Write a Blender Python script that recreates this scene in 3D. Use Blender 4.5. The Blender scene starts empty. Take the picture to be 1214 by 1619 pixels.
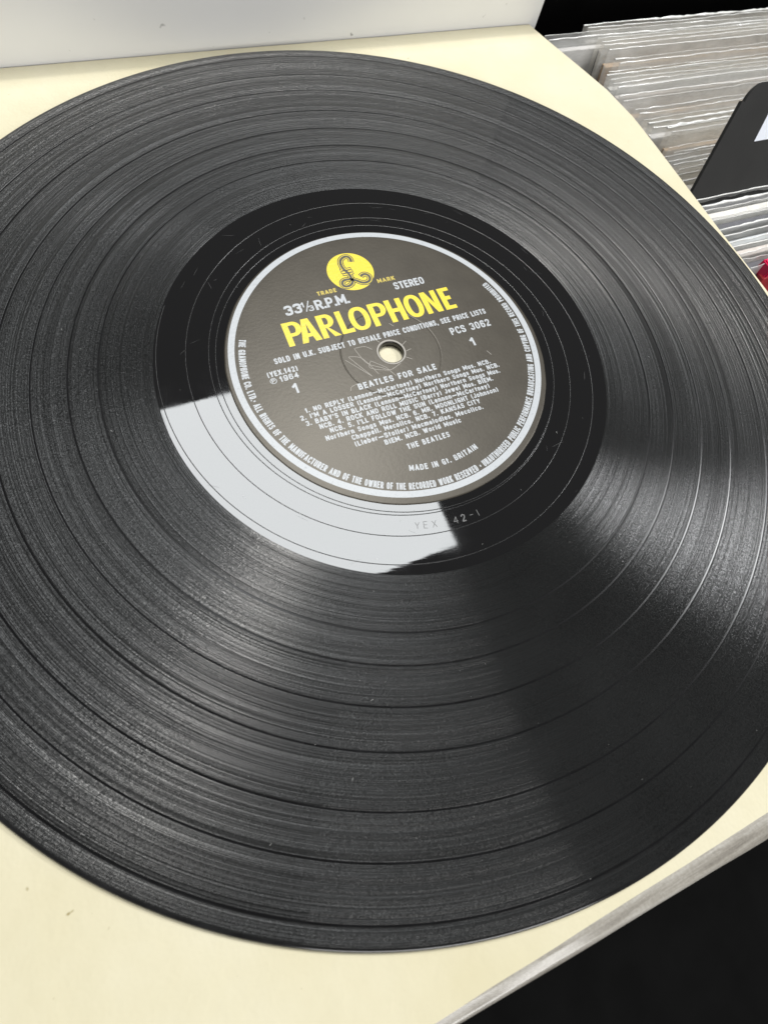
import bpy, bmesh, math, random
from mathutils import Vector, Matrix, noise

sc = bpy.context.scene
C = sc.collection
R = math.radians
MM = 0.001
random.seed(7)

# ------------------------------------------------------------------ camera
ROT = R(35.7)
pan, tilt, roll = 0.0814990, 1.1668016, 0.3501604
def gauge(v):          # turn the calibration frame so that the label lettering runs along +X
    c, s = math.cos(ROT), math.sin(ROT)
    return Vector((v[0]*c + v[1]*s, -v[0]*s + v[1]*c, v[2]))
f = Vector((math.sin(pan)*math.cos(tilt), math.cos(pan)*math.cos(tilt), -math.sin(tilt)))
r = Vector((math.cos(pan), -math.sin(pan), 0)); u = r.cross(f)
r2 = r*math.cos(roll) + u*math.sin(roll); u2 = -r*math.sin(roll) + u*math.cos(roll)
f, r2, u2 = gauge(f), gauge(r2), gauge(u2)
cam_d = bpy.data.cameras.new('camera')
cam = bpy.data.objects.new('camera', cam_d); C.objects.link(cam)
m = Matrix((r2, u2, -f)).transposed().to_4x4()
m.translation = gauge(Vector((0, -105.773, 133.802)))*MM
cam.matrix_world = m
cam_d.sensor_fit = 'VERTICAL'; cam_d.sensor_height = 36; cam_d.sensor_width = 27
cam_d.lens = 36*829/1619
cam_d.shift_x = 24.33/1619; cam_d.shift_y = -27.98/1619
cam_d.clip_start = 0.005; cam_d.clip_end = 20
cam_d.dof.use_dof = True; cam_d.dof.focus_distance = 0.175; cam_d.dof.aperture_fstop = 20
sc.camera = cam

# ------------------------------------------------------------------ light: shop ceiling panels, soft room light
w = bpy.data.worlds.new('World'); sc.world = w; w.use_nodes = True
bg = w.node_tree.nodes['Background']
bg.inputs[0].default_value = (1.0, 0.985, 0.95, 1); bg.inputs[1].default_value = 0.17
def area(name, x, y, z, sx, sy, radiance, col, shape='RECTANGLE'):
    d = bpy.data.lights.new(name, 'AREA'); d.shape = shape; d.size = sx*MM; d.size_y = sy*MM
    a = sx*sy*MM*MM*(math.pi/4 if shape in ('DISK', 'ELLIPSE') else 1)
    d.energy = radiance*math.pi*a; d.color = col
    o = bpy.data.objects.new(name, d); C.objects.link(o); o.location = (x*MM, y*MM, z*MM)
    return o
area('ceiling_panel_light', 232, 612, 1600, 830, 830, 16.8, (0.96, 0.99, 1.0))
area('second_panel_light', 1640, -130, 1600, 460, 460, 72, (0.98, 0.99, 1.0))
area('spot_light_left', 318, 640, 1590, 150, 150, 290, (1.0, 0.96, 0.90), 'DISK')

board_fill = area('board_fill_light', -300, -3000, 900, 2200, 1200, 9.0, (1.0, 0.99, 0.97)); board_fill.rotation_euler = (R(90), 0, 0)  # added fill from behind the camera to brighten the white board, no real window

sc.view_settings.view_transform = 'Standard'; sc.view_settings.look = 'None'
sc.view_settings.exposure = -0.42; sc.view_settings.gamma = 1
sc.render.engine = 'CYCLES'
sc.cycles.max_bounces = 10; sc.cycles.transparent_max_bounces = 40
sc.cycles.use_denoising = True

# ------------------------------------------------------------------ materials
def mat(name):
    m = bpy.data.materials.new(name); m.use_nodes = True
    nt = m.node_tree; return m, nt, nt.nodes['Principled BSDF']
def N(nt, t, **kw):
    n = nt.nodes.new(t)
    for k, v in kw.items():
        if k in n.inputs: n.inputs[k].default_value = v
        else: setattr(n, k, v)
    return n
def math_n(nt, op, a, b=None, c=None):
    n = nt.nodes.new('ShaderNodeMath'); n.operation = op
    for i, v in enumerate((a, b, c)):
        if v is None: continue
        if isinstance(v, (int, float)): n.inputs[i].default_value = v
        else: nt.links.new(v, n.inputs[i])
    return n.outputs[0]
def ramp(nt, fac, *stops):
    n = nt.nodes.new('ShaderNodeValToRGB'); nt.links.new(fac, n.inputs[0])
    el = n.color_ramp.elements
    while len(el) < len(stops): el.new(0.5)
    for e, (p, c) in zip(el, stops):
        e.position = p; e.color = c if len(c) == 4 else (*c, 1)
    return n.outputs[0]
def noise_n(nt, vec, scale, detail=3, rough=0.5):
    n = N(nt, 'ShaderNodeTexNoise', Scale=scale, Detail=detail, Roughness=rough)
    if vec is not None: nt.links.new(vec, n.inputs['Vector'])
    return n.outputs['Fac']
def bump(nt, h, strength, dist, bsdf, normal=None):
    b = N(nt, 'ShaderNodeBump', Strength=strength, Distance=dist); nt.links.new(h, b.inputs['Height'])
    if normal is not None: nt.links.new(normal, b.inputs['Normal'])
    if bsdf is not None: nt.links.new(b.outputs[0], bsdf.inputs['Normal'])
    return b.outputs[0]
def obj_co(nt): return nt.nodes.new('ShaderNodeTexCoord').outputs['Object']
def polar(nt, A, B):
    """seamless groove coordinates: (cos, sin)*A and radius*B"""
    co = obj_co(nt); s = nt.nodes.new('ShaderNodeSeparateXYZ'); nt.links.new(co, s.inputs[0])
    rr = math_n(nt, 'SQRT', math_n(nt, 'ADD', math_n(nt, 'MULTIPLY', s.outputs[0], s.outputs[0]), math_n(nt, 'MULTIPLY', s.outputs[1], s.outputs[1])))
    c = nt.nodes.new('ShaderNodeCombineXYZ')
    nt.links.new(math_n(nt, 'MULTIPLY', math_n(nt, 'DIVIDE', s.outputs[0], rr), A), c.inputs[0])
    nt.links.new(math_n(nt, 'MULTIPLY', math_n(nt, 'DIVIDE', s.outputs[1], rr), A), c.inputs[1])
    nt.links.new(math_n(nt, 'MULTIPLY', rr, B), c.inputs[2])
    return c.outputs[0], rr

def simple(name, col, rough=0.5, spec=0.5, noise_amt=0.0, nscale=60, metallic=0):
    m, nt, b = mat(name)
    b.inputs['Roughness'].default_value = rough; b.inputs['Specular IOR Level'].default_value = spec
    b.inputs['Metallic'].default_value = metallic
    if noise_amt:
        f_ = noise_n(nt, obj_co(nt), nscale, 4)
        lo = tuple(c*(1-noise_amt) for c in col); hi = tuple(min(1, c*(1+noise_amt)) for c in col)
        nt.links.new(ramp(nt, f_, (0.3, lo), (0.7, hi)), b.inputs['Base Color'])
    else:
        b.inputs['Base Color'].default_value = (*col, 1)
    return m

# polished vinyl (run-out area, gaps, rim)
M_VINYL, nt, b = mat('polished_vinyl')
b.inputs['Base Color'].default_value = (0.006, 0.006, 0.0065, 1); b.inputs['IOR'].default_value = 1.62
pv, rr = polar(nt, 14, 1400)
sm = noise_n(nt, obj_co(nt), 90, 4)
nt.links.new(ramp(nt, sm, (0.35, (0.012,)*3), (0.75, (0.06,)*3)), b.inputs['Roughness'])
bump(nt, noise_n(nt, pv, 1.0, 2), 0.008, 0.0002, b)

M_SPIRAL = simple('run_out_groove_vinyl', (0.008, 0.008, 0.0085), 0.24, 0.5)
M_LAND = simple('land_vinyl', (0.006, 0.006, 0.0065), 0.2, 0.22, 0.3, 150)
M_RIM = simple('rim_vinyl', (0.009, 0.009, 0.0095), 0.13, 0.5, 0.5, 150)

# grooved vinyl: every groove wall tilts towards or away from the centre, so the surface normal leans
# in and out along the radius, ring by ring, while staying smooth along the groove
M_GROOVE, nt, b = mat('grooved_vinyl')
def vmath(op, a, b_=None, scale=None):
    n = nt.nodes.new('ShaderNodeVectorMath'); n.operation = op
    nt.links.new(a, n.inputs[0])
    if b_ is not None: nt.links.new(b_, n.inputs[1])
    if scale is not None:
        if isinstance(scale, (int, float)): n.inputs['Scale'].default_value = scale
        else: nt.links.new(scale, n.inputs['Scale'])
    return n.outputs[0]
v1, rr = polar(nt, 2.0, 700)        # bands of loud and quiet music
v2, _ = polar(nt, 300, 2600)        # speckle stretched along the groove
v3, _ = polar(nt, 0.6, 16000)        # single groove walls
v4, _ = polar(nt, 1.5, 2600)        # fine rings
bands = noise_n(nt, v1, 1.0, 4, 0.6)
speck = noise_n(nt, v2, 1.0, 3, 0.75)
wall = noise_n(nt, v3, 1.0, 1, 0.5)
ring = noise_n(nt, v4, 1.0, 3, 0.7)
co = obj_co(nt); sx = nt.nodes.new('ShaderNodeSeparateXYZ'); nt.links.new(co, sx.inputs[0])
cr = nt.nodes.new('ShaderNodeCombineXYZ'); nt.links.new(math_n(nt, 'DIVIDE', sx.outputs[0], rr), cr.inputs[0]); nt.links.new(math_n(nt, 'DIVIDE', sx.outputs[1], rr), cr.inputs[1])
ct = nt.nodes.new('ShaderNodeCombineXYZ'); nt.links.new(math_n(nt, 'MULTIPLY', math_n(nt, 'DIVIDE', sx.outputs[1], rr), -1), ct.inputs[0]); nt.links.new(math_n(nt, 'DIVIDE', sx.outputs[0], rr), ct.inputs[1])
amp = math_n(nt, 'ADD', math_n(nt, 'MULTIPLY', bands, 0.22), 0.70)
wl_ = N(nt, 'ShaderNodeMapRange'); nt.links.new(wall, wl_.inputs[0])
for k_, v_ in ((1, 0.28), (2, 0.72), (3, -1.0), (4, 1.0)): wl_.inputs[k_].default_value = v_
tiltv = math_n(nt, 'MULTIPLY', math_n(nt, 'MULTIPLY', wl_.outputs[0], math_n(nt, 'POWER', math_n(nt, 'ABSOLUTE', wl_.outputs[0]), 0.5)), amp)
tiltv = math_n(nt, 'ADD', tiltv, math_n(nt, 'MULTIPLY', math_n(nt, 'SUBTRACT', ring, 0.5), 0.06))
wob = math_n(nt, 'MULTIPLY', math_n(nt, 'SUBTRACT', speck, 0.5), 0.10)
geo = nt.nodes.new('ShaderNodeNewGeometry')
nv = vmath('NORMALIZE', vmath('ADD', vmath('ADD', geo.outputs['Normal'], vmath('SCALE', cr.outputs[0], scale=tiltv)), vmath('SCALE', ct.outputs[0], scale=wob)))
nt.links.new(nv, b.inputs['Normal'])
b.inputs['IOR'].default_value = 1.6
dust = noise_n(nt, co, 35, 5)
bc = math_n(nt, 'MULTIPLY', math_n(nt, 'ADD', speck, dust), 0.010)
comb = nt.nodes.new('ShaderNodeCombineColor')
for i, k in enumerate((1.0, 1.03, 1.04)): nt.links.new(math_n(nt, 'MULTIPLY', bc, k), comb.inputs[i])
nt.links.new(comb.outputs[0], b.inputs['Base Color'])
nt.links.new(math_n(nt, 'ADD', math_n(nt, 'MULTIPLY', ring, 0.05), 0.21), b.inputs['Roughness'])
tan = nt.nodes.new('ShaderNodeTangent'); tan.direction_type = 'RADIAL'; tan.axis = 'Z'
nt.links.new(tan.outputs[0], b.inputs['Tangent'])
b.inputs['Anisotropic'].default_value = 1.0; b.inputs['Anisotropic Rotation'].default_value = 0.25
nt.links.new(math_n(nt, 'MULTIPLY', ramp(nt, speck, (0.34, (0.12,)*3), (0.66, (1.0,)*3)), 0.36), b.inputs['Specular IOR Level'])

# label paper
M_LABEL, nt, b = mat('label_paper')
co = obj_co(nt)
g1 = noise_n(nt, co, 900, 3, 0.6); g2 = noise_n(nt, co, 120, 4)
nt.links.new(ramp(nt, g2, (0.3, (0.030, 0.026, 0.020)), (0.7, (0.041, 0.036, 0.028))), b.inputs['Base Color'])
b.inputs['Roughness'].default_value = 0.40; b.inputs['Specular IOR Level'].default_value = 0.42
b.inputs['Specular Tint'].default_value = (1.0, 0.94, 0.84, 1)
bump(nt, g1, 0.14, 0.0002, b)
def ink(name, col, rough=0.45):
    m, nt, b = mat(name); co = obj_co(nt)
    g = noise_n(nt, co, 900, 4, 0.7)
    nt.links.new(ramp(nt, g, (0.28, tuple(c*0.72 for c in col)), (0.42, col)), b.inputs['Base Color'])
    b.inputs['Roughness'].default_value = rough
    bump(nt, noise_n(nt, co, 1100, 3), 0.3, 0.0002, b)
    return m
M_WHITE_INK = ink('silver_white_ink', (0.40, 0.42, 0.44))
M_YELLOW_INK = ink('yellow_ink', (0.66, 0.53, 0.02))
M_DULL_YELLOW = ink('small_yellow_ink', (0.46, 0.36, 0.05))
M_DARK_INK = ink('dark_ink', (0.05, 0.045, 0.03))

# cream paper sleeve
M_CREAM, nt, b = mat('cream_paper'); co = obj_co(nt)
a_ = noise_n(nt, co, 14, 6, 0.6); s_ = noise_n(nt, co, 380, 2)
base = ramp(nt, a_, (0.3, (0.575, 0.525, 0.36)), (0.52, (0.61, 0.565, 0.41)), (0.72, (0.64, 0.60, 0.46)))
mx = N(nt, 'ShaderNodeMix', data_type='RGBA'); nt.links.new(ramp(nt, s_, (0.745, (0, 0, 0)), (0.80, (1, 1, 1))), mx.inputs[0])
nt.links.new(base, mx.inputs[6]); mx.inputs[7].default_value = (0.30, 0.25, 0.12, 1)
nt.links.new(mx.outputs[2], b.inputs['Base Color'])
b.inputs['Roughness'].default_value = 0.42; b.inputs['Specular IOR Level'].default_value = 0.35
n1 = bump(nt, noise_n(nt, co, 60, 4, 0.6), 0.22, 0.003, None); bump(nt, noise_n(nt, co, 700, 3), 0.08, 0.0003, b, n1)

M_CREAM_EDGE = simple('yellowed_paper_edge', (0.62, 0.50, 0.22), 0.6)

# scuffed grey album cover in clear plastic
M_COVER, nt, b = mat('scuffed_cover'); co = obj_co(nt)
mp = N(nt, 'ShaderNodeMapping'); mp.inputs['Scale'].default_value = (35, 420, 200); nt.links.new(co, mp.inputs[0])
st = noise_n(nt, mp.outputs[0], 1.0, 5, 0.65); sp = noise_n(nt, co, 1500, 2)
mxv = math_n(nt, 'ADD', math_n(nt, 'MULTIPLY', st, 0.8), math_n(nt, 'MULTIPLY', sp, 0.2))
nt.links.new(ramp(nt, mxv, (0.3, (0.14, 0.125, 0.105)), (0.5, (0.27, 0.25, 0.215)), (0.72, (0.46, 0.44, 0.40))), b.inputs['Base Color'])
b.inputs['Roughness'].default_value = 0.5
b.inputs['Coat Weight'].default_value = 0.9; b.inputs['Coat Roughness'].default_value = 0.12
bump(nt, st, 0.4, 0.0008, b)

M_WHITE_BOARD, nt, b = mat('white_board'); co = obj_co(nt)
a_ = noise_n(nt, co, 14, 4); s_ = noise_n(nt, co, 240, 2)
base = ramp(nt, a_, (0.3, (0.74, 0.74, 0.73)), (0.7, (0.80, 0.80, 0.79)))
mx = N(nt, 'ShaderNodeMix', data_type='RGBA'); nt.links.new(ramp(nt, s_, (0.74, (0, 0, 0)), (0.80, (1, 1, 1))), mx.inputs[0])
nt.links.new(base, mx.inputs[6]); mx.inputs[7].default_value = (0.33, 0.33, 0.32, 1)
nt.links.new(mx.outputs[2], b.inputs['Base Color']); b.inputs['Roughness'].default_value = 0.45

M_BLACK = simple('black_painted_board', (0.003, 0.003, 0.003), 0.8, 0.04, 0.2, 80)
M_DIVIDER, nt, b = mat('black_plastic_divider'); co = obj_co(nt)
nt.links.new(ramp(nt, noise_n(nt, co, 60, 4), (0.3, (0.009, 0.0088, 0.0083)), (0.7, (0.014, 0.0137, 0.013))), b.inputs['Base Color'])
b.inputs['Roughness'].default_value = 0.6; bump(nt, noise_n(nt, co, 1500, 2), 0.15, 0.0003, b)
M_STICKER = simple('white_sticker', (0.70, 0.73, 0.80), 0.5)
M_PINK = simple('pink_red_card', (0.75, 0.02, 0.10), 0.35)
M_RED = simple('faded_red_card', (0.55, 0.06, 0.07), 0.4, 0.5, 0.3, 90)
M_DUST = simple('dust', (0.32, 0.32, 0.31), 0.9, 0.1)
M_ETCH = simple('etched_vinyl', (0.13, 0.13, 0.13), 0.6, 0.3)
M_SCRATCH = simple('paper_scratch', (0.36, 0.34, 0.31), 0.7, 0.2)

# clear polythene
def poly(name, tint, opaque):
    m, nt, b = mat(name); out = nt.nodes['Material Output']; co = obj_co(nt)
    b.inputs['Base Color'].default_value = (*tint, 1); b.inputs['Roughness'].default_value = 0.14
    mp = N(nt, 'ShaderNodeMapping'); mp.inputs['Scale'].default_value = (90, 160, 160); nt.links.new(co, mp.inputs[0])
    w_ = noise_n(nt, mp.outputs[0], 1.0, 4, 0.6)
    bump(nt, w_, 0.5, 0.003, b)
    tr = nt.nodes.new('ShaderNodeBsdfTransparent'); mxs = nt.nodes.new('ShaderNodeMixShader')
    nt.links.new(ramp(nt, noise_n(nt, mp.outputs[0], 0.5, 3), (0.3, (opaque-0.14,)*3), (0.7, (opaque+0.14,)*3)), mxs.inputs[0])
    tl = nt.nodes.new('ShaderNodeBsdfTranslucent'); tl.inputs[0].default_value = (*tint, 1); mt = nt.nodes.new('ShaderNodeMixShader'); mt.inputs[0].default_value = 0.45
    nt.links.new(b.outputs[0], mt.inputs[1]); nt.links.new(tl.outputs[0], mt.inputs[2])
    nt.links.new(tr.outputs[0], mxs.inputs[1]); nt.links.new(mt.outputs[0], mxs.inputs[2])
    nt.links.new(mxs.outputs[0], out.inputs[0])
    return m
M_GLINT_LIP = simple('polythene_glint_lip', (0.78, 0.78, 0.76), 0.16, 0.6)  # pale colour stands in for bright highlights along the bag tops
M_POLY = [poly('clear_polythene', (0.92, 0.92, 0.90), 0.5), poly('cloudy_polythene', (0.88, 0.91, 0.92), 0.6), poly('yellowed_polythene', (0.92, 0.89, 0.82), 0.55)]
COVER_COL = [(0.62, 0.60, 0.56), (0.55, 0.50, 0.46), (0.48, 0.33, 0.20), (0.66, 0.63, 0.58), (0.50, 0.52, 0.53), (0.60, 0.48, 0.44), (0.10, 0.10, 0.11), (0.64, 0.62, 0.60)]
M_CARD = [simple('cover_card_%s' % n, c, 0.5, 0.4, 0.18, 120) for n, c in zip(('white', 'tan', 'brown', 'cream', 'grey', 'rose', 'charcoal', 'pale'), COVER_COL)]

# ------------------------------------------------------------------ mesh helpers
def link(name, me, material, parent=None, smooth=False):
    o = bpy.data.objects.new(name, me); C.objects.link(o)
    if material: me.materials.append(material)
    if parent: o.parent = parent
    if smooth:
        for p in me.polygons: p.use_smooth = True
    return o
def pyd(name, verts, faces, material, parent=None, smooth=False):
    me = bpy.data.meshes.new(name); me.from_pydata([tuple(c*MM for c in v) for v in verts], [], faces); me.update()
    return link(name, me, material, parent, smooth)
def tag(o, label, cat, group=None, kind=None):
    if label: o['label'] = label
    if cat: o['category'] = cat
    if group: o['group'] = group
    if kind: o['kind'] = kind
    return o
def empty(name, loc=(0, 0, 0)):
    o = bpy.data.objects.new(name, None); C.objects.link(o); o.location = [c*MM for c in loc]
    o.empty_display_size = 0.01
    return o
def lathe(name, prof, material, parent=None, seg=256, closed=True, cx=0, cy=0, sharp=35):
    verts = []; faces = []; n = len(prof)
    for i in range(seg):
        a = 2*math.pi*i/seg; c, s = math.cos(a), math.sin(a)
        verts += [(cx+p[0]*c, cy+p[0]*s, p[1]) for p in prof]
    for i in range(seg):
        j = (i+1) % seg
        for k in range(n if closed else n-1):
            k2 = (k+1) % n
            faces.append((i*n+k, j*n+k, j*n+k2, i*n+k2))
    o = pyd(name, verts, faces, material, parent, True)
    bm = bmesh.new(); bm.from_mesh(o.data); bmesh.ops.recalc_face_normals(bm, faces=bm.faces)
    if not closed:
        up = sum(f_.normal.z for f_ in bm.faces)
        if up < 0: bmesh.ops.reverse_faces(bm, faces=bm.faces)
    for e in bm.edges:
        if len(e.link_faces) == 2 and e.calc_face_angle(0) > R(sharp): e.smooth = False
    bm.to_mesh(o.data); bm.free()
    return o
def box(name, x0, x1, y0, y1, z0, z1, material, parent=None, bevel=0.0):
    bm = bmesh.new(); bmesh.ops.create_cube(bm, size=1)
    for v in bm.verts:
        v.co = Vector((x0+(v.co.x+.5)*(x1-x0), y0+(v.co.y+.5)*(y1-y0), z0+(v.co.z+.5)*(z1-z0)))*MM
    if bevel: bmesh.ops.bevel(bm, geom=bm.edges[:], offset=bevel*MM, segments=2, affect='EDGES')
    me = bpy.data.meshes.new(name); bm.to_mesh(me); bm.free()
    return link(name, me, material, parent)
def slab(name, outline, z0, z1, material, parent=None, bevel=0.0):
    n = len(outline)
    v = [(x, y, z0) for x, y in outline] + [(x, y, z1) for x, y in outline]
    fcs = [tuple(range(n-1, -1, -1)), tuple(range(n, 2*n))] + [(i, (i+1) % n, n+(i+1) % n, n+i) for i in range(n)]
    return pyd(name, v, fcs, material, parent)
def ribbons(name, lines, width, z, material, parent=None, taper=False):
    verts = []; faces = []
    for L in lines:
        wd = width
        if isinstance(L, tuple): L, wd = L
        pts = [Vector((p[0], p[1], 0)) for p in L]; n0 = len(verts)
        for i, p in enumerate(pts):
            d = (pts[min(i+1, len(pts)-1)] - pts[max(i-1, 0)]); d.normalize()
            nrm = Vector((-d.y, d.x, 0)); h = wd/2
            if taper and i in (0, len(pts)-1): h *= 0.3
            verts += [tuple(p+nrm*h+Vector((0, 0, z))), tuple(p-nrm*h+Vector((0, 0, z)))]
        for i in range(len(pts)-1):
            a = n0+2*i; faces.append((a+1, a+3, a+2, a))
        z += 0.0006
    return pyd(name, verts, faces, material, parent)
def spline(pts, sub=8, closed=False):
    out = []; n = len(pts)
    for i in range(n-1):
        p0, p1, p2, p3 = (Vector(pts[max(i-1, 0)]), Vector(pts[i]), Vector(pts[i+1]), Vector(pts[min(i+2, n-1)]))
        for k in range(sub):
            t = k/sub
            out.append(tuple(0.5*((2*p1)+(p2-p0)*t+(2*p0-5*p1+4*p2-p3)*t*t+(3*p1-p0-3*p2+p3)*t**3)))
    out.append(tuple(pts[-1]))
    return out
def curve_mesh(cu):
    o = bpy.data.objects.new('tmp', cu); C.objects.link(o)
    dg = bpy.context.evaluated_depsgraph_get(); dg.update()
    me = bpy.data.meshes.new_from_object(o.evaluated_get(dg)); bpy.data.objects.remove(o); 
    return me
# ------------------------------------------------------------------ setting
floor = box('counter_top', -700, 900, -700, 600, -90, -80, M_BLACK)
tag(floor, None, None, kind='structure')
plinth = box('black_plinth', -150, 142, -135, 148, -80, -6.2, M_BLACK)
tag(plinth, 'black plinth hidden under the album cover and cream sleeve', 'plinth')

# white board standing behind the record
board = box('white_board', -420, 142.3, 156.8, 160.5, -20, 23, M_WHITE_BOARD, bevel=0.4)
tag(board, 'white board standing upright along the far edge of the cream sleeve', 'board')

# album cover in a crumpled clear bag under the cream sleeve
cover = empty('album_cover', (-8, 0, -6))
tag(cover, 'scuffed grey album cover showing as a strip below the cream sleeve', 'album cover')
def cover_mesh():
    verts = []; faces = []; nx = 160
    prof = [(-140, -0.2), (-152, 0.0), (-154, 0.25), (-155.3, 0.85), (-156.2, 0.35), (-157.2, 0.1), (-158.4, -0.5), (-158.9, -1.4), (-158.3, -2.6), (-150, -2.8), (-140, -2.8)]
    for i in range(nx+1):
        x = -160+320*i/nx
        tp = min(1, max(0, (x+75)/120))
        for k, (y, z) in enumerate(prof):
            n_ = noise.noise(Vector((x*0.05, k*0.35, 2.0))); n2 = noise.noise(Vector((x*0.013, k*0.2, 5.0)))
            dz = 0.35*n_ if 1 < k < 7 else 0.05*n_
            dy = (0.5*n2+0.25*n_) if k > 1 else 0
            yy = y + (1-tp)*(2.2 if k > 1 else 0) + (0.9*(1-tp) if 2 < k < 5 else 0)
            verts.append((x, yy+dy, z+dz+2.9))
    n = len(prof)
    for i in range(nx):
        for k in range(n-1): faces.append((i*n+k, i*n+k+1, (i+1)*n+k+1, (i+1)*n+k))
    return verts, faces
v, fcs = cover_mesh()
o = pyd('plastic_edge', v, fcs, M_COVER, cover, True)
box('card', -158, 138, -139.9, 150, 0.1, 2.6, M_COVER, cover)


# cream paper sleeve
sl = [(150.5, -153.4), (153.2, -151), (153.4, -60), (153.7, 20), (154.6, 70), (154.4, 88), (152.0, 106), (147.2, 123), (142.2, 139), (138.8, 151), (137.6, 156.2), (-153, 156.2), (-154, 154), (-154, -151), (-151, -153.6), (-60, -153.6), (60, -153.0)]
def dens(L, d=6):
    out = []
    for i, p in enumerate(L):
        q = L[(i+1) % len(L)]; n = max(1, int(math.dist(p, q)/d))
        out += [(p[0]+(q[0]-p[0])*k/n, p[1]+(q[1]-p[1])*k/n) for k in range(n)]
    return out
sl = [(x+0.15*noise.noise(Vector((x*.06, y*.06, 0))), y+0.25*noise.noise(Vector((x*.06, y*.06, 9)))) for x, y in dens(sl)]
sleeve = empty('paper_sleeve', (0, 0, -3))
tag(sleeve, 'cream paper inner sleeve lying under the black record', 'paper sleeve')
slab('upper_sheet', sl, 0.62, 1.0, M_CREAM, sleeve)
slab('lower_sheet', [(x*0.9985, y*0.9985) for x, y in sl], 0.05, 0.58, M_CREAM_EDGE, sleeve)

# ------------------------------------------------------------------ the record
rec = empty('vinyl_record', (0, 0, 0))
tag(rec, 'black vinyl record with dark label lying on the cream sleeve', 'record')
body = [(3.85, -1.9), (3.85, -0.25), (4.05, 0.0), (30, 0.0), (60, 0), (70.7, 0.0), (71.1, 0.0), (71.1, -1.9)]
lathe('groove_land', [(71.1, 0.0), (100, 0), (143.8, 0.0), (145.9, 0.0), (145.9, -1.9), (71.1, -1.9)], M_LAND, rec, 384, sharp=50)
rim = [(145.9, 0.0), (146.3, 0.03), (146.8, 0.08), (147.6, 0.13), (148.4, 0.13), (149.0, 0.10), (149.5, 0.05), (149.95, -0.05), (150.3, -0.3), (150.5, -0.75), (150.45, -1.1), (150.1, -1.5), (149.6, -1.75), (148.8, -1.9), (145.9, -1.9)]
lathe('lead_in_band', [(146.02, 0.012), (146.45, 0.055), (146.8, 0.09), (147.6, 0.14), (148.4, 0.14), (149.0, 0.11), (149.4, 0.068)], M_GROOVE, rec, 384, closed=False, sharp=80)
lathe('rim', rim, M_RIM, rec, 384, sharp=50)
disc = lathe('disc', body, M_VINYL, rec, 384, sharp=50)
gaps = [70.95, 85.7, 93.7, 103.2, 113.0, 125.1, 134.7, 146.0]
for i in range(7):
    a = gaps[i] + (0.0 if i == 0 else 0.21); b2 = gaps[i+1] - (0.5 if i == 6 else 0.21)
    lathe('track_band', [(a, 0.008), (a+0.1, 0.07), (a+0.2, 0.075)] + [(a+0.2+(b2-a-0.4)*k/4, 0.075) for k in range(1, 4)] + [(b2-0.2, 0.075), (b2-0.1, 0.07), (b2, 0.008)], M_GROOVE, rec, 384, closed=False, sharp=80)
# run-out spiral ending in a locked ring
def spiral_r(ph):
    if ph < 540: return 69.8-8.3*(ph-180)/360
    if ph < 900: return 61.5-6.5*(ph-540)/360
    return max(53.3, 55.0-1.7*(ph-900)/150)
verts = []; faces = []; steps = [150+0.75*i for i in range(int((1410-150)/0.75)+1)]
cs = [(-0.13, 0.004), (-0.085, 0.045), (0, 0.062), (0.085, 0.045), (0.13, 0.004)]
for ph in steps:
    rr_ = spiral_r(ph) + 0.03*noise.noise(Vector((ph*.02, 0, 0))); a = R(ph)
    verts += [((rr_+d)*math.cos(a), (rr_+d)*math.sin(a), z) for d, z in cs]
for i in range(len(steps)-1):
    for k in range(4): faces.append((i*5+k, (i*5+k+1), (i+1)*5+k+1, (i+1)*5+k))
so = pyd('run_out_groove', verts, faces, M_SPIRAL, rec, True)
# stamped matrix number
et = []
def glyph(cx, cy, ang, strokes, s=1.0, wd=0.15):
    c, si = math.cos(ang), math.sin(ang)
    for st in strokes: et.append(([(cx+(x*c-y*si)*s, cy+(x*si+y*c)*s) for x, y in st], wd))
GL = {'Y': [[(-.6, 1.9), (0, .95)], [(.6, 1.9), (0, .95)], [(0, .95), (0, 0)]], 'E': [[(-.5, 0), (-.5, 1.9)], [(-.5, 1.9), (.55, 1.9)], [(-.5, .97), (.4, .97)], [(-.5, 0), (.55, 0)]],
      'X': [[(-.6, 0), (.6, 1.9)], [(-.6, 1.9), (.6, 0)]], '1': [[(0, 0), (0, 1.9)]], '4': [[(.3, 0), (.3, 1.9)], [(.3, 1.9), (-.6, .6)], [(-.6, .6), (.65, .6)]],
      '2': [[(-.5, 1.4), (-.35, 1.8), (.1, 1.9), (.5, 1.6), (.4, 1.1), (-.5, 0)], [(-.5, 0), (.6, 0)]], '-': [[(-.5, .9), (.5, .9)]]}
for ch, x, y, wd in (('Y', -15.6, -56.2, .15), ('E', -13.3, -56.7, .15), ('X', -10.7, -57.3, .15), ('1', -6.95, -57.9, .15), ('4', -4.4, -58.3, .2), ('2', -2.0, -58.4, .34), ('-', 0.6, -58.3, .16), ('1', 2.75, -58.4, .17)):
    glyph(x, y, math.atan2(y, x)+math.pi/2 + random.uniform(-.08, .08), GL[ch], 1.0, wd)
ribbons('stamped_number', et, 0.15, 0.012, M_ETCH, rec)

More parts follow.
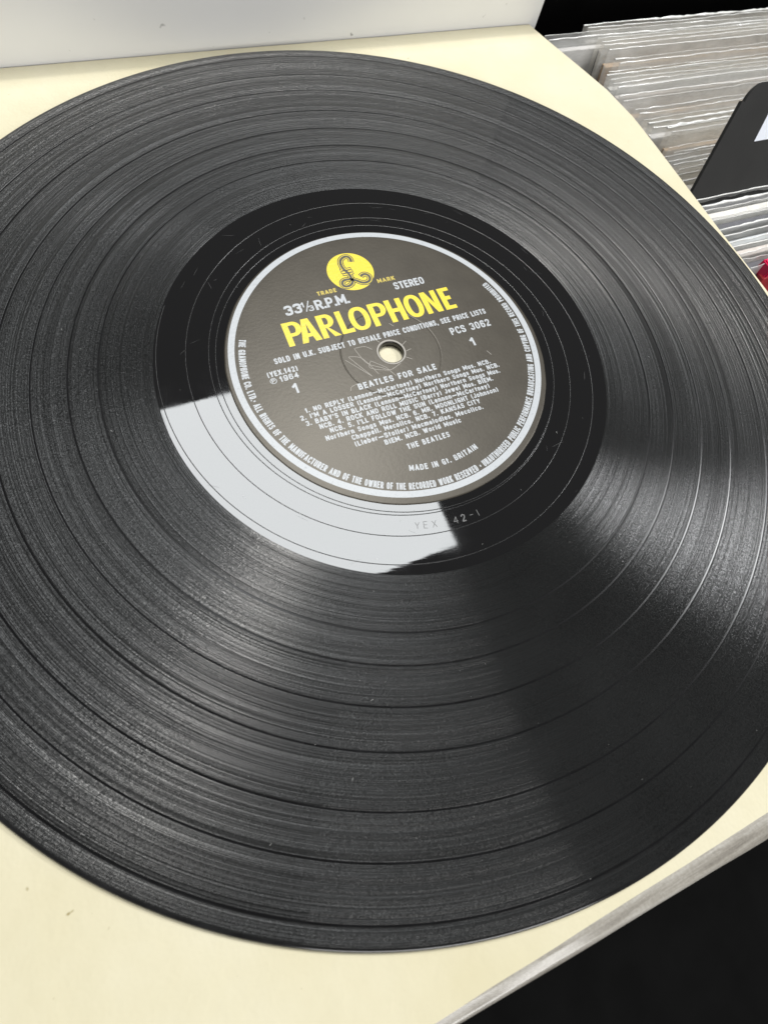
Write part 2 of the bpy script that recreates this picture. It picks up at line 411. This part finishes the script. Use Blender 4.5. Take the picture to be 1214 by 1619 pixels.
# label
LX, LY = -0.33, -0.45
prof = [(3.9, 0.02), (4.0, 0.10), (4.6, 0.15), (5.1, 0.13), (9, 0.13), (13, 0.13), (15.62, 0.13), (15.7, 0.13), (15.82, 0.11), (15.95, 0.05), (16.08, 0.05), (16.2, 0.11), (16.32, 0.13), (16.4, 0.13), (20, 0.13), (30, 0.13), (45, 0.13), (50.2, 0.13), (50.55, 0.11), (50.66, 0.01)]
def label_mesh():
    seg = 256; verts = []; faces = []; n = len(prof)
    for i in range(seg):
        a = 2*math.pi*i/seg
        for p in prof:
            k = min(1, max(0, (p[0]-17)/30)); rr_ = p[0] + (0.12*noise.noise(Vector((math.cos(a)*9, math.sin(a)*9, 0))) if p[0] > 50 else 0)
            verts.append((LX*k+rr_*math.cos(a), LY*k+rr_*math.sin(a), p[1]))
    for i in range(seg):
        j = (i+1) % seg
        for k in range(n-1): faces.append((i*n+k, i*n+k+1, j*n+k+1, j*n+k))
    return verts, faces
v, fcs = label_mesh()
lab = pyd('paper_label', v, fcs, M_LABEL, rec, True)
lab['label'] = 'dark grey paper label with yellow and white print'
PZ = 0.137
lathe('printed_ring', [(47.45, PZ), (48.4, PZ), (49.4, PZ)], M_WHITE_INK, lab, 256, closed=False, cx=-0.25, cy=0.45)
# pound emblem in a yellow disc
lathe('emblem_disc', [(0.001, PZ), (4, PZ), (7.9, PZ)], M_YELLOW_INK, lab, 96, closed=False, cx=-0.81, cy=33.7)
pound = [(0.84, 37.49), (1.05, 38.37), (0.89, 39.35), (0.22, 40.06), (-0.92, 40.03), (-2.14, 39.28), (-2.79, 38.04), (-2.93, 36.45), (-2.64, 34.99), (-2.03, 33.69), (-1.66, 32.45), (-1.55, 31.05), (-1.61, 29.7), (-2.18, 28.72), (-3.45, 28.04), (-4.7, 28.14), (-5.3, 28.96), (-5.08, 30.03), (-4.1, 30.68), (-2.63, 30.65), (-1.33, 30.2), (-0.13, 29.44), (0.98, 28.47), (2.29, 28.02), (3.73, 28.33), (4.48, 29.28), (4.47, 30.43), (3.78, 31.3), (2.71, 31.45), (1.7, 30.79)]
pp = spline(pound, 5)
bars = [[(-3.75, 34.5), (-0.55, 34.42)], [(-3.5, 33.4), (-0.3, 33.32)]]
def ext(L, e):
    return [(L[0][0]-e, L[0][1]), (L[1][0]+e, L[1][1])]
ribbons('emblem_outline', [pp]+[ext(bq, .35) for bq in bars], 2.05, PZ+0.004, M_DARK_INK, lab)
ribbons('emblem_inline', [pp]+[ext(bq, .12) for bq in bars], 1.4, PZ+0.008, M_YELLOW_INK, lab)
ribbons('emblem_stroke', [(pp, .92)]+[(bq, .5) for bq in bars], 0.72, PZ+0.012, M_DARK_INK, lab)

# large yellow lettering, drawn glyph by glyph
def glyph_curve(polys, name, material, z):
    cu = bpy.data.curves.new(name, 'CURVE'); cu.dimensions = '2D'; cu.fill_mode = 'FRONT'
    for P in polys:
        s = cu.splines.new('POLY'); s.points.add(len(P)-1); s.use_cyclic_u = True
        for q, pt in zip(P, s.points): pt.co = (q[0], q[1], 0, 1)
    me = curve_mesh(cu)
    for vv in me.vertices: vv.co = (vv.co.x*MM, vv.co.y*MM, z*MM)
    bm = bmesh.new(); bm.from_mesh(me); bmesh.ops.recalc_face_normals(bm, faces=bm.faces)
    if sum(f_.normal.z for f_ in bm.faces) < 0: bmesh.ops.reverse_faces(bm, faces=bm.faces)
    bm.to_mesh(me); bm.free(); me.name = name
    return link(name, me, material, lab)
def ell(cx, cy, rx, ry, n=40, a0=0, a1=360, p=2.3):
    out = []
    for i in range(n):
        t = R(a0+(a1-a0)*i/n); c, s = math.cos(t), math.sin(t)
        out.append((cx+rx*math.copysign(abs(c)**(2/p), c), cy+ry*math.copysign(abs(s)**(2/p), s)))
    return out
Y0, Y1 = 10.35, 19.3; HH = Y1-Y0; ST = 1.85; BT = 1.42
def bowl(x, w_, yb, yt, th, bt):
    """outer bowl arc points from top-left round to bottom-left, and the inner hole"""
    ro = (yt-yb)/2; cy = (yt+yb)/2; xo = x+w_-ro*0.95
    arc = [(xo+ro*0.95*math.cos(R(90-i*9)), cy+ro*math.sin(R(90-i*9))) for i in range(21)]
    ri = ro-bt; xi = xo
    hole = [(x+ST, cy+ri)] + [(xi+max(0.2, (ro*0.95-th))*math.cos(R(90-i*9)), cy+ri*math.sin(R(90-i*9))) for i in range(21)] + [(x+ST, cy-ri)]
    return arc, hole
def gP(x, w_):
    arc, hole = bowl(x, w_, Y0+HH*0.38, Y1, ST, BT*0.9)
    return [[(x, Y0), (x, Y1)]+arc+[(x+ST, Y0+HH*.38), (x+ST, Y0)], hole]
def gR(x, w_):
    arc, hole = bowl(x, w_*0.95, Y0+HH*0.42, Y1, ST, BT*0.9)
    return [[(x, Y0), (x, Y1)]+arc[:-1]+[(x+w_*.52, Y0+HH*.42), (x+w_+.45, Y0), (x+w_-1.75, Y0), (x+ST+.3, Y0+HH*.42), (x+ST, Y0+HH*.42), (x+ST, Y0)], hole]
def gA(x, w_):
    c = x+w_/2
    return [[(x, Y0), (c-1.15, Y1), (c+1.15, Y1), (x+w_, Y0), (x+w_-2.05, Y0), (x+w_-2.5, Y0+HH*.22), (x+2.45, Y0+HH*.22), (x+1.95, Y0)], [(x+2.75, Y0+HH*.37), (x+w_-2.75, Y0+HH*.37), (c, Y1-1.9)]]
def gL(x, w_): return [[(x, Y0), (x, Y1), (x+ST, Y1), (x+ST, Y0+BT), (x+w_, Y0+BT+.2), (x+w_, Y0)]]
def gO(x, w_): return [ell(x+w_/2, (Y0+Y1)/2, w_/2, HH/2+.12), ell(x+w_/2, (Y0+Y1)/2, w_/2-1.8, HH/2-1.28)]
def gH(x, w_):
    ym = Y0+HH*.5
    return [[(x, Y0), (x, Y1), (x+ST, Y1), (x+ST, ym+.75), (x+w_-ST, ym+.75), (x+w_-ST, Y1), (x+w_, Y1), (x+w_, Y0), (x+w_-ST, Y0), (x+w_-ST, ym-.75), (x+ST, ym-.75), (x+ST, Y0)]]
def gN(x, w_): return [[(x, Y0), (x, Y1), (x+1.9, Y1), (x+w_-1.8, Y0+HH*.42), (x+w_-1.8, Y1), (x+w_, Y1), (x+w_, Y0), (x+w_-1.9, Y0), (x+1.8, Y0+HH*.58), (x+1.8, Y0)]]
def gE(x, w_):
    ym = Y0+HH*.52
    return [[(x, Y0), (x, Y1), (x+w_, Y1), (x+w_, Y1-BT), (x+ST, Y1-BT), (x+ST, ym+.75), (x+w_-.5, ym+.75), (x+w_-.5, ym-.75), (x+ST, ym-.75), (x+ST, Y0+BT), (x+w_+.15, Y0+BT), (x+w_+.15, Y0)]]
for fn, x, w_ in ((gP, -29.7, 5.7), (gA, -25.4, 6.4), (gR, -18.6, 5.5), (gL, -12.2, 4.3), (gO, -8.3, 6.7), (gP, -1.0, 5.7), (gH, 5.0, 5.7), (gO, 11.2, 6.2), (gN, 17.9, 5.6), (gE, 24.5, 4.0)):
    glyph_curve(fn(x, w_), 'yellow_letter', M_YELLOW_INK, PZ)

# condensed gothic lettering, drawn stroke by stroke
def chaikin(P, it=2):
    for _ in range(it):
        Q = [P[0]]
        for a, c in zip(P[:-1], P[1:]):
            Q += [(a[0]*.75+c[0]*.25, a[1]*.75+c[1]*.25), (a[0]*.25+c[0]*.75, a[1]*.25+c[1]*.75)]
        Q.append(P[-1]); P = Q
    return P
X = 0.70
LO = [(0, X*.5), (0, X), (1, X), (1, 0), (0, 0), (0, X*.5)]
FONT = {  # width, straight strokes, round strokes; the box is 0..1 wide and one capital high
 'A': (.62, [[(0, 0), (.5, 1)], [(.5, 1), (1, 0)], [(.2, .3), (.8, .3)]], []),
 'B': (.55, [[(0, 0), (0, 1)]], [[(0, 1), (.9, 1), (.95, .55), (0, .54)], [(0, .54), (1, .54), (1.05, 0), (0, 0)]]),
 'C': (.55, [], [[(1, .7), (1, 1), (0, 1), (0, 0), (1, 0), (1, .3)]]),
 'D': (.57, [[(0, 0), (0, 1)]], [[(0, 1), (1, 1), (1, 0), (0, 0)]]),
 'E': (.48, [[(0, 0), (0, 1)], [(0, 1), (1, 1)], [(0, .53), (.85, .53)], [(0, 0), (1, 0)]], []),
 'F': (.46, [[(0, 0), (0, 1)], [(0, 1), (1, 1)], [(0, .5), (.85, .5)]], []),
 'G': (.57, [[(1, .45), (.6, .45)], [(1, .45), (1, 0)]], [[(1, .72), (1, 1), (0, 1), (0, 0), (1, 0), (1, .4)]]),
 'H': (.57, [[(0, 0), (0, 1)], [(1, 0), (1, 1)], [(0, .53), (1, .53)]], []),
 'I': (.22, [[(.5, 0), (.5, 1)]], []),
 'J': (.45, [[(1, 1), (1, .3)]], [[(1, .35), (1, 0), (0, 0), (0, .3)]]),
 'K': (.56, [[(0, 0), (0, 1)], [(0, .4), (1, 1)], [(.35, .6), (1, 0)]], []),
 'L': (.46, [[(0, 0), (0, 1)], [(0, 0), (1, 0)]], []),
 'M': (.72, [[(0, 0), (0, 1)], [(1, 0), (1, 1)], [(0, 1), (.5, .25)], [(.5, .25), (1, 1)]], []),
 'N': (.58, [[(0, 0), (0, 1)], [(1, 0), (1, 1)], [(0, 1), (1, 0)]], []),
 'O': (.57, [], [[(0, .5), (0, 1), (1, 1), (1, 0), (0, 0), (0, .5)]]),
 'P': (.52, [[(0, 0), (0, 1)]], [[(0, 1), (1, 1), (1, .44), (0, .44)]]),
 'R': (.56, [[(0, 0), (0, 1)], [(.55, .46), (1, 0)]], [[(0, 1), (1, 1), (1, .46), (0, .46)]]),
 'S': (.53, [], [[(1, .74), (1, 1), (0, 1), (0, .55), (1, .5), (1, 0), (0, 0), (0, .27)]]),
 'T': (.50, [[(.5, 0), (.5, 1)], [(0, 1), (1, 1)]], []),
 'U': (.57, [[(0, 1), (0, .4)], [(1, 1), (1, .4)]], [[(0, .45), (0, 0), (1, 0), (1, .45)]]),
 'V': (.58, [[(0, 1), (.5, 0)], [(.5, 0), (1, 1)]], []),
 'W': (.80, [[(0, 1), (.25, 0)], [(.25, 0), (.5, .9)], [(.5, .9), (.75, 0)], [(.75, 0), (1, 1)]], []),
 'X': (.56, [[(0, 0), (1, 1)], [(0, 1), (1, 0)]], []),
 'Y': (.56, [[(0, 1), (.5, .45)], [(1, 1), (.5, .45)], [(.5, .45), (.5, 0)]], []),
 '0': (.53, [], [[(0, .5), (0, 1), (1, 1), (1, 0), (0, 0), (0, .5)]]),
 '1': (.34, [[(.7, 0), (.7, 1)], [(.7, 1), (0, .74)]], []),
 '2': (.52, [[(0, 0), (1, 0)]], [[(0, .72), (0, 1), (1, 1), (1, .6), (0, .1), (0, 0)]]),
 '3': (.52, [], [[(0, .76), (0, 1), (1, 1), (1, .54), (.4, .54)], [(.4, .54), (1, .54), (1, 0), (0, 0), (0, .26)]]),
 '4': (.55, [[(.72, 0), (.72, 1)], [(.72, 1), (0, .3)], [(0, .3), (1, .3)]], []),
 '5': (.52, [[(.1, 1), (1, 1)], [(.1, 1), (.05, .55)]], [[(.05, .55), (1, .7), (1, 0), (0, 0), (0, .25)]]),
 '6': (.53, [[(0, .3), (0, .7)]], [[(1, .78), (1, 1), (0, 1), (0, .6)], [(0, .3), (0, .6), (1, .6), (1, 0), (0, 0), (0, .3)]]),
 '7': (.5, [[(0, 1), (1, 1)], [(1, 1), (.35, 0)]], []),
 '9': (.53, [[(1, .3), (1, .7)]], [[(0, .22), (0, 0), (1, 0), (1, .4)], [(1, .7), (1, 1), (0, 1), (0, .4), (1, .4), (1, .7)]]),
 'a': (.46, [[(1, X*.75), (1, 0)]], [[(.05, X*.72), (.1, X), (1, X), (1, X*.5)], [(1, X*.58), (0, X*.6), (0, 0), (1, 0), (1, X*.3)]]),
 'b': (.48, [[(0, 0), (0, 1)]], [LO]), 'c': (.43, [], [[(1, X*.7), (1, X), (0, X), (0, 0), (1, 0), (1, X*.3)]]),
 'd': (.48, [[(1, 0), (1, 1)]], [LO]), 'e': (.46, [[(0, X*.5), (1, X*.5)]], [[(1, X*.5), (1, X), (0, X), (0, 0), (1, 0), (1, X*.25)]]),
 'g': (.48, [[(1, X), (1, 0)]], [LO, [(1, .1), (1, -.28), (0, -.28), (0, -.12)]]),
 'h': (.48, [[(0, 0), (0, 1)], [(1, 0), (1, X*.6)]], [[(0, X*.6), (0, X), (1, X), (1, X*.5)]]),
 'i': (.20, [[(.5, 0), (.5, X)], [(.5, .93), (.5, 1)]], []), 'l': (.20, [[(.5, 0), (.5, 1)]], []),
 'm': (.70, [[(0, 0), (0, X)], [(.5, 0), (.5, X*.6)], [(1, 0), (1, X*.6)]], [[(0, X*.6), (0, X), (.5, X), (.5, X*.5)], [(.5, X*.6), (.5, X), (1, X), (1, X*.5)]]),
 'n': (.48, [[(0, 0), (0, X)], [(1, 0), (1, X*.6)]], [[(0, X*.6), (0, X), (1, X), (1, X*.5)]]),
 'o': (.48, [], [LO]), 'p': (.48, [[(0, -.28), (0, X)]], [LO]),
 'r': (.36, [[(0, 0), (0, X)]], [[(0, X*.5), (0, X), (1, X), (1, X*.8)]]),
 's': (.43, [], [[(1, X*.75), (1, X), (0, X), (0, X*.55), (1, X*.5), (1, 0), (0, 0), (0, X*.27)]]),
 't': (.34, [[(.4, .05), (.4, .95)], [(0, X), (1, X)]], []),
 'u': (.48, [[(0, X), (0, X*.4)], [(1, X), (1, 0)]], [[(0, X*.45), (0, 0), (1, 0), (1, X*.45)]]),
 'w': (.66, [[(0, X), (.25, 0)], [(.25, 0), (.5, X)], [(.5, X), (.75, 0)], [(.75, 0), (1, X)]], []),
 'y': (.48, [[(0, X), (.5, 0)], [(1, X), (.3, -.28)]], []),
 '.': (.18, [[(.5, 0), (.5, .05)]], []), ',': (.18, [[(.6, .05), (.3, -.15)]], []), "'": (.16, [[(.5, .8), (.5, 1)]], []),
 '(': (.28, [], [[(1, 1.08), (.1, .8), (.1, .1), (1, -.15)]]), ')': (.28, [], [[(0, 1.08), (.9, .8), (.9, .1), (0, -.15)]]),
 '\u2014': (.85, [[(0, .4), (1, .4)]], []), '\u2022': (.24, [[(.5, .38), (.5, .56)]], []), '-': (.4, [[(0, .45), (1, .45)]], []), ' ': (.34, [], []),
}
def stroke_text(name, body, x0, x1, y, h, wt, material, z, gap=.17, warp=None):
    pen = 0; cells = []
    for ch in body:
        w0 = FONT[ch][0]; cells.append((ch, pen, w0)); pen += w0+gap
    tot = pen-gap; k = (x1-x0)/tot; verts = []; faces = []
    for ch, p0, w0 in cells:
        _, st_, rd_ = FONT[ch]; zz = z
        a = x0+p0*k+wt*.5; wd = max(0.0, w0*k-wt)
        wob_ = random.uniform(-.04, .04)*wt*2
        for P, rnd in [(q, False) for q in st_]+[(q, True) for q in rd_]:
            pts = [Vector((a+q[0]*wd, y+wt*.5+q[1]*(h-wt)+wob_)) for q in (chaikin(P) if rnd else P)]
            if not rnd:                                    # square caps
                d = (pts[-1]-pts[0]).normalized()*wt*.5; pts[0] = pts[0]-d; pts[-1] = pts[-1]+d
                m_ = max(2, int((pts[-1]-pts[0]).length/.5)); pts = [pts[0].lerp(pts[-1], i/m_) for i in range(m_+1)]
            n0 = len(verts); wk = wt*random.uniform(1.16, 1.32)*(0.92 if rnd else 1)
            for i, p in enumerate(pts):
                d = pts[min(i+1, len(pts)-1)]-pts[max(i-1, 0)]
                if d.length < 1e-9: d = Vector((1, 0))
                d.normalize(); nr = Vector((-d.y, d.x))*wk*.5
                for q in (p+nr, p-nr):
                    qq = warp((q.x-x0)/(x1-x0), q.y) if warp else (q.x, q.y)
                    verts.append((qq[0], qq[1], zz))
            for i in range(len(pts)-1): faces.append((n0+2*i+1, n0+2*i+3, n0+2*i+2, n0+2*i))
            zz += 0.0008
    return pyd(name, verts, faces, material, lab)
W_ = M_WHITE_INK
def TL(body, x0, x1, y, h, wt, m_=W_, gap=.17, nm='print_line'): return stroke_text(nm, body, x0, x1, y, h, wt, m_, PZ, gap)
TL('TRADE', -14.7, -8.2, 26.75, 1.6, .34, M_DULL_YELLOW, .2)
TL('MARK', 6.45, 12.6, 26.7, 1.65, .34, M_DULL_YELLOW, .2)
TL('33', -26.9, -21.4, 21.75, 3.75, .74, gap=.1)
TL('1', -21.3, -20.2, 23.5, 2.0, .38); TL('3', -19.3, -17.6, 21.6, 2.1, .36)
ribbons('print_line', [[(-20.3, 21.7), (-18.5, 25.7)]], 0.34, PZ, W_, lab)
TL('R.P.M.', -16.9, -5.5, 21.45, 3.85, .66, gap=.06)
TL('STEREO', 11.1, 22.0, 22.65, 2.95, .52, gap=.12)
TL('SOLD IN U.K. SUBJECT TO RESALE PRICE CONDITIONS, SEE PRICE LISTS', -35.8, 37.2, 5.55, 2.05, .36)
TL('PCS 3062', 21.9, 36.6, 0.55, 2.75, .46)
TL('1', 26.6, 28.3, -5.25, 3.1, .55); TL('1', -33.6, -31.8, -5.75, 3.4, .6)
TL('(YEX.142)', -39.3, -30.0, 1.6, 1.85, .34); TL('1964', -36.2, -30.4, -0.75, 1.9, .34)
TL('P', -38.6, -37.65, -0.4, 1.15, .2)
lathe('print_line', [(0.82, PZ), (1.02, PZ)], W_, lab, 32, closed=False, cx=-38.15, cy=0.15)
TL('BEATLES FOR SALE', -14.7, 11.5, -10.05, 2.1, .40, gap=.2)
for body_, x0, x1, y in (('1. NO REPLY (Lennon\u2014McCartney) Northern Songs Mus. NCB.', -32.6, 29.6, -12.95), ("2. I'M A LOSSER (Lennon\u2014McCartney) Northern Songs Mus. NCB.", -34.7, 31.8, -14.97),
        ("3. BABY'S IN BLACK (Lennon\u2014McCartney) Northern Songs Mus.", -33.8, 31.0, -17.05), ('NCB. 4. ROCK AND ROLL MUSIC (Berry) Jewel Mus. BIEM.', -30.4, 27.4, -19.1),
        ("NCB. 5. I'LL FOLLOW THE SUN (Lennon\u2014McCartney)", -27.95, 25.1, -21.15), ('Northern Songs Mus. NCB. 6. MR. MOONLIGHT (Johnson)', -30.0, 27.2, -23.25),
        ('Chappell. Mecolico. NCB. 7. KANSAS CITY', -22.8, 19.7, -25.3), ('(Lieber\u2014Stoller) Macmelodies. Mecolico.', -22.7, 19.6, -27.5), ('BIEM. NCB. World Music', -14.2, 10.8, -29.65)):
    TL(body_, x0, x1, y, 1.6, .31)
TL('THE BEATLES', -8.4, 5.4, -33.05, 1.75, .33, gap=.22)
def arc_warp(a0, a1, rb):
    def fn(s, y):
        a = R(a0+(a1-a0)*s); rr_ = rb-y
        return rr_*math.cos(a), rr_*math.sin(a)
    return fn
stroke_text('print_line', 'MADE IN Gt. BRITAIN', 0, 22.9, 0, 1.8, .34, W_, PZ, .2, arc_warp(-105.3, -73.2, 40.9))
stroke_text('rim_text', 'THE GRAMOPHONE CO. LTD.\u2022 ALL RIGHTS OF THE MANUFACTURER AND OF THE OWNER OF THE RECORDED WORK RESERVED \u2022 UNAUTHORISED PUBLIC PERFORMANCE BROADCASTING AND COPYING OF THIS RECORD PROHIBITED', 0, 182, 0, 2.05, .33, W_, PZ, .15, arc_warp(158.5, 382.3, 46.65))
# spindle scratches round the hole
scr = [[(-13.6, 2.0), (-9.8, 0.2), (-6.9, -6.6)], [(-13.6, 2.0), (-13.2, 0.8), (-9.1, -6.8)], [(-10.9, 4.5), (-9.1, -1.6), (-5.2, -4.6), (-3.2, -6.1)], [(-7.6, -1.3), (-4.0, -4.7), (-2.8, -6.1), (1.3, -4.7)], [(-7.6, -1.3), (-8.6, -3.8), (-3.2, -6.2)],
       [(-15.2, 1.3), (-11.8, -3.2), (-9.1, -6.8)], [(-3.2, -6.1), (-1.9, -8.9)], [(-17.4, -9.7), (-16.6, -8.4), (-14.4, -7.9)], [(-5.5, 2.5), (-7.5, 4.2), (-10.8, 4.4)], [(4.4, 1.5), (6.2, 2.6)], [(4.6, -1), (6.6, -0.6)], [(3.6, -3), (5.4, -4.3)], [(30.4, -8.2), (31.3, -10.1)], [(3.5, 10.5), (4.6, 9.0)], [(-2.2, 4.3), (-3.6, 6.4)]]
for q, s_ in enumerate(scr): ribbons('spindle_mark', [spline(s_, 8)], 0.15, PZ+0.002+0.0006*q, M_SCRATCH, lab, taper=True)
lathe('hole_wear', [(4.15, 0.118), (4.35, 0.15), (4.62, 0.17)], M_SCRATCH, lab, 64, closed=False)

# dust and fibres on the record
dl = []
for i in range(170):
    a = random.uniform(0, 2*math.pi); rr_ = math.sqrt(random.uniform(52**2, 149**2)); s = random.choice((0.04, 0.05, 0.07, 0.09))
    x, y = rr_*math.cos(a), rr_*math.sin(a); d = random.uniform(0, math.pi); l = s*random.choice((1, 1, 1, 1.3, 1.5, 4))
    dl.append(([(x-l*math.cos(d), y-l*math.sin(d)), (x+l*math.cos(d), y+l*math.sin(d))], s))
dz = ribbons('dust', dl, 0.1, 0.10, M_DUST, rec); dz['kind'] = 'stuff'

hl = []
for i in range(34):
    a = random.uniform(0, 2*math.pi); rr_ = random.uniform(52.5, 70); d = a+math.pi/2+random.gauss(0, 0.5); l = random.uniform(0.6, 4.5); bend = random.uniform(-.08, .08)
    x, y = rr_*math.cos(a), rr_*math.sin(a)
    hl.append(([(x+l*t*math.cos(d+bend*t), y+l*t*math.sin(d+bend*t)) for t in (-.5, -.25, 0, .25, .5) if 51.5 < math.hypot(x+l*t*math.cos(d+bend*t), y+l*t*math.sin(d+bend*t)) < 70.4], random.uniform(.025, .05)))
hs = ribbons('hairline_scratches', [q for q in hl if len(q[0]) > 2], 0.04, 0.01, M_ETCH, rec, taper=True); hs['kind'] = 'stuff'

# ------------------------------------------------------------------ record bin behind and to the right
bn = empty('record_bin', (360, 120, -80))
tag(bn, 'black record bin holding the plastic sleeved records', 'record bin')
box('back_panel', -212, 300, 118, 124, 0, 75, M_BLACK, bn)
box('side_panel', -196, -190, -128, 117, 0, 30, M_BLACK, bn)
box('base_panel', -189, 300, -128, 117, 0.5, 6, M_BLACK, bn)

def wavy(name, x0, x1, z0, z1, y, lean, seed, material, parent, amp=1.0, edge=None, nx=110, nz=8):
    verts = []; faces = []
    for i in range(nx+1):
        for k in range(nz+1):
            t = k/nz; x = x0+(x1-x0)*i/nx; z = z0+(z1-z0)*t
            wv = noise.noise(Vector((x*.02, z*.02, seed)))*0.9 + noise.noise(Vector((x*.16, z*.12, seed+7)))*0.6*t
            top = 0.7*noise.noise(Vector((x*.010, seed*3.1, 0)))*t + 0.12*noise.noise(Vector((x*.16, seed*2.1, 4)))*t
            dx = 0
            if edge and i == 0: dx = edge*(1-t)
            verts.append((x+dx, y+lean*(z-z0)+amp*wv*t*t, z+top))
    for i in range(nx):
        for k in range(nz):
            a = i*(nz+1)+k; faces.append((a, a+nz+1, a+nz+2, a+1))
    o = pyd(name, verts, faces, material, parent, True)
    # pale lip added along the bag top for its bright edge line and glints
    lv = []; lf = []; nn = 6; rad = random.choice((0.12, 0.16, 0.22, 0.3)); crk = random.random() < 0.6; ph = random.uniform(0, 50)
    for i in range(nx+1):
        x, y_, z = verts[i*(nz+1)+nz]
        rd = rad*(1+0.6*noise.noise(Vector((x*.2, seed*5, 1))))
        if crk: rd += 1.3*max(0, noise.noise(Vector((x*.022, ph, 1)))-0.05)*(0.6+0.9*noise.noise(Vector((x*.45, ph, 5))))
        for k in range(nn):
            a = 2*math.pi*k/nn; lv.append((x, y_+rd*math.cos(a), z+rd*math.sin(a)))
    for i in range(nx):
        for k in range(nn): lf.append((i*nn+k, i*nn+(k+1) % nn, (i+1)*nn+(k+1) % nn, (i+1)*nn+k))
    pyd('sheet_glint_lip', lv, lf, M_GLINT_LIP, o, True)
    return o
ORD = ['first', 'second', 'third', 'fourth', 'fifth', 'sixth', 'seventh', 'eighth', 'ninth', 'tenth', 'eleventh', 'twelfth', 'thirteenth', 'fourteenth', 'fifteenth', 'sixteenth', 'seventeenth', 'eighteenth']
def sleeved(i, x0, ytop, ztop, lean, ci, pi_, overhang, thick, label, group):
    zb = -74; hgt = ztop-zb; yb = ytop-lean*hgt
    e = empty('sleeved_record', (x0, yb, zb)); tag(e, label, 'record', group)
    # card cover, leaning back with the bag
    h = hgt-overhang; w0 = 3.0; L = 315; v = []
    for z in (0, h):
        for x, y in ((w0, -thick/2), (w0+L, -thick/2), (w0+L, thick/2), (w0, thick/2)): v.append((x, y+lean*z, z))
    cv = pyd('cover', v, [(3, 2, 1, 0), (4, 5, 6, 7), (0, 1, 5, 4), (1, 2, 6, 5), (2, 3, 7, 6), (3, 0, 4, 7)], M_CARD[ci], e)
    wavy('front_sheet', 0, L+5, 0, hgt, -thick/2-0.9, lean, i*1.7, M_POLY[pi_], e, edge=random.uniform(-3, 3))
    wavy('back_sheet', 0.3, L+5.2, 0, hgt-0.6, thick/2+0.9, lean, i*1.7+31, M_POLY[pi_], e, edge=random.uniform(-2, 2))
    return e
n = 17; ys = [72+i*7.4+random.uniform(-2.6, 2.6) for i in range(n)]
for i, y in enumerate(ys):
    x0 = 199+random.uniform(-9, 10)
    if i == n-2: x0 = 174
    nm = 'sleeved record directly behind the black divider' if i == 0 else ('rearmost plastic sleeved record, against the black back panel' if i == n-1 else '%s plastic sleeved record counted back from the black divider' % ORD[i])
    sleeved(i, x0, y, -25+random.uniform(-2.5, 2.5), 0.22, random.choice((0, 1, 3, 2, 5, 7, 1, 3)) if i not in (n-2, n-3, n-4, n-5) else {n-2: 7, n-3: 6}.get(i, 2), random.choice((0, 0, 1, 2, 2)), random.uniform(5, 10), random.uniform(2.2, 3.6), nm, 'plastic sleeved records behind the divider')
fy = [56, 48.5, 41, 32.5, 24, 15.5]
for i, y in enumerate(fy):
    sleeved(40+i, 192+random.uniform(-3, 4), y, -25+random.uniform(-2, 2), 0.16, (6, 0, 6, 4, 1, 6)[i], 0, random.uniform(1.5, 4), random.uniform(3, 4.5), '%s plastic sleeved record in front of the black divider' % ORD[i], 'plastic sleeved records in front of the divider')

# divider, leaning back, with rounded shoulder and a white sticker
dv = empty('bin_divider', (190, 62, -74))
tag(dv, 'black plastic bin divider with rounded shoulder and white sticker', 'divider')
# local frame: u along x, s up the leaning plate
LN = math.atan2(23, 33); cu_, su_ = math.cos(LN), math.sin(LN)
def plate_pt(uu, ss, t): return (uu, (ss-59)*su_*1.0 + t*cu_ , 49+(ss-59)*cu_ - t*su_)
out = [(-30, 0), (0.5, 59)] + [(20.5+0.0, 96)] 
def arcpts(cx, cy, rad, a0, a1, n=8): return [(cx+rad*math.cos(R(a0+(a1-a0)*i/n)), cy+rad*math.sin(R(a0+(a1-a0)*i/n))) for i in range(n+1)]
out = [(-28, 4), (0.5, 59), (19.0, 93)] + arcpts(31.5, 86.5, 12.5, 152, 95) + [(300, 99), (325, 60), (330, 4)]
nO = len(out)
v = [plate_pt(a, s, 0.9) for a, s in out] + [plate_pt(a, s, -0.9) for a, s in out]
pyd('plate', v, [tuple(range(nO)), tuple(range(2*nO-1, nO-1, -1))] + [(i, nO+i, nO+(i+1) % nO, (i+1) % nO) for i in range(nO)], M_DIVIDER, dv)
sk = [(33.5, 76), (40.5, 92.5), (120, 92.5), (120, 76)]
pyd('sticker', [plate_pt(a, s, -1.05) for a, s in sk], [(0, 1, 2, 3)], M_STICKER, dv)

# pink-red card tabs at the front of the bin
cd = empty('red_card_sleeve', (198, 9, -74))
tag(cd, 'bright pink red card edge sticking up beside the record rim', 'card sleeve')
box('card', 0, 300, -1.6, 1.6, 0, 46, M_RED, cd, 0.3)
box('pink_tab', 0.5, 9, -1.2, 5.5, 44, 51, M_PINK, cd, 0.6)
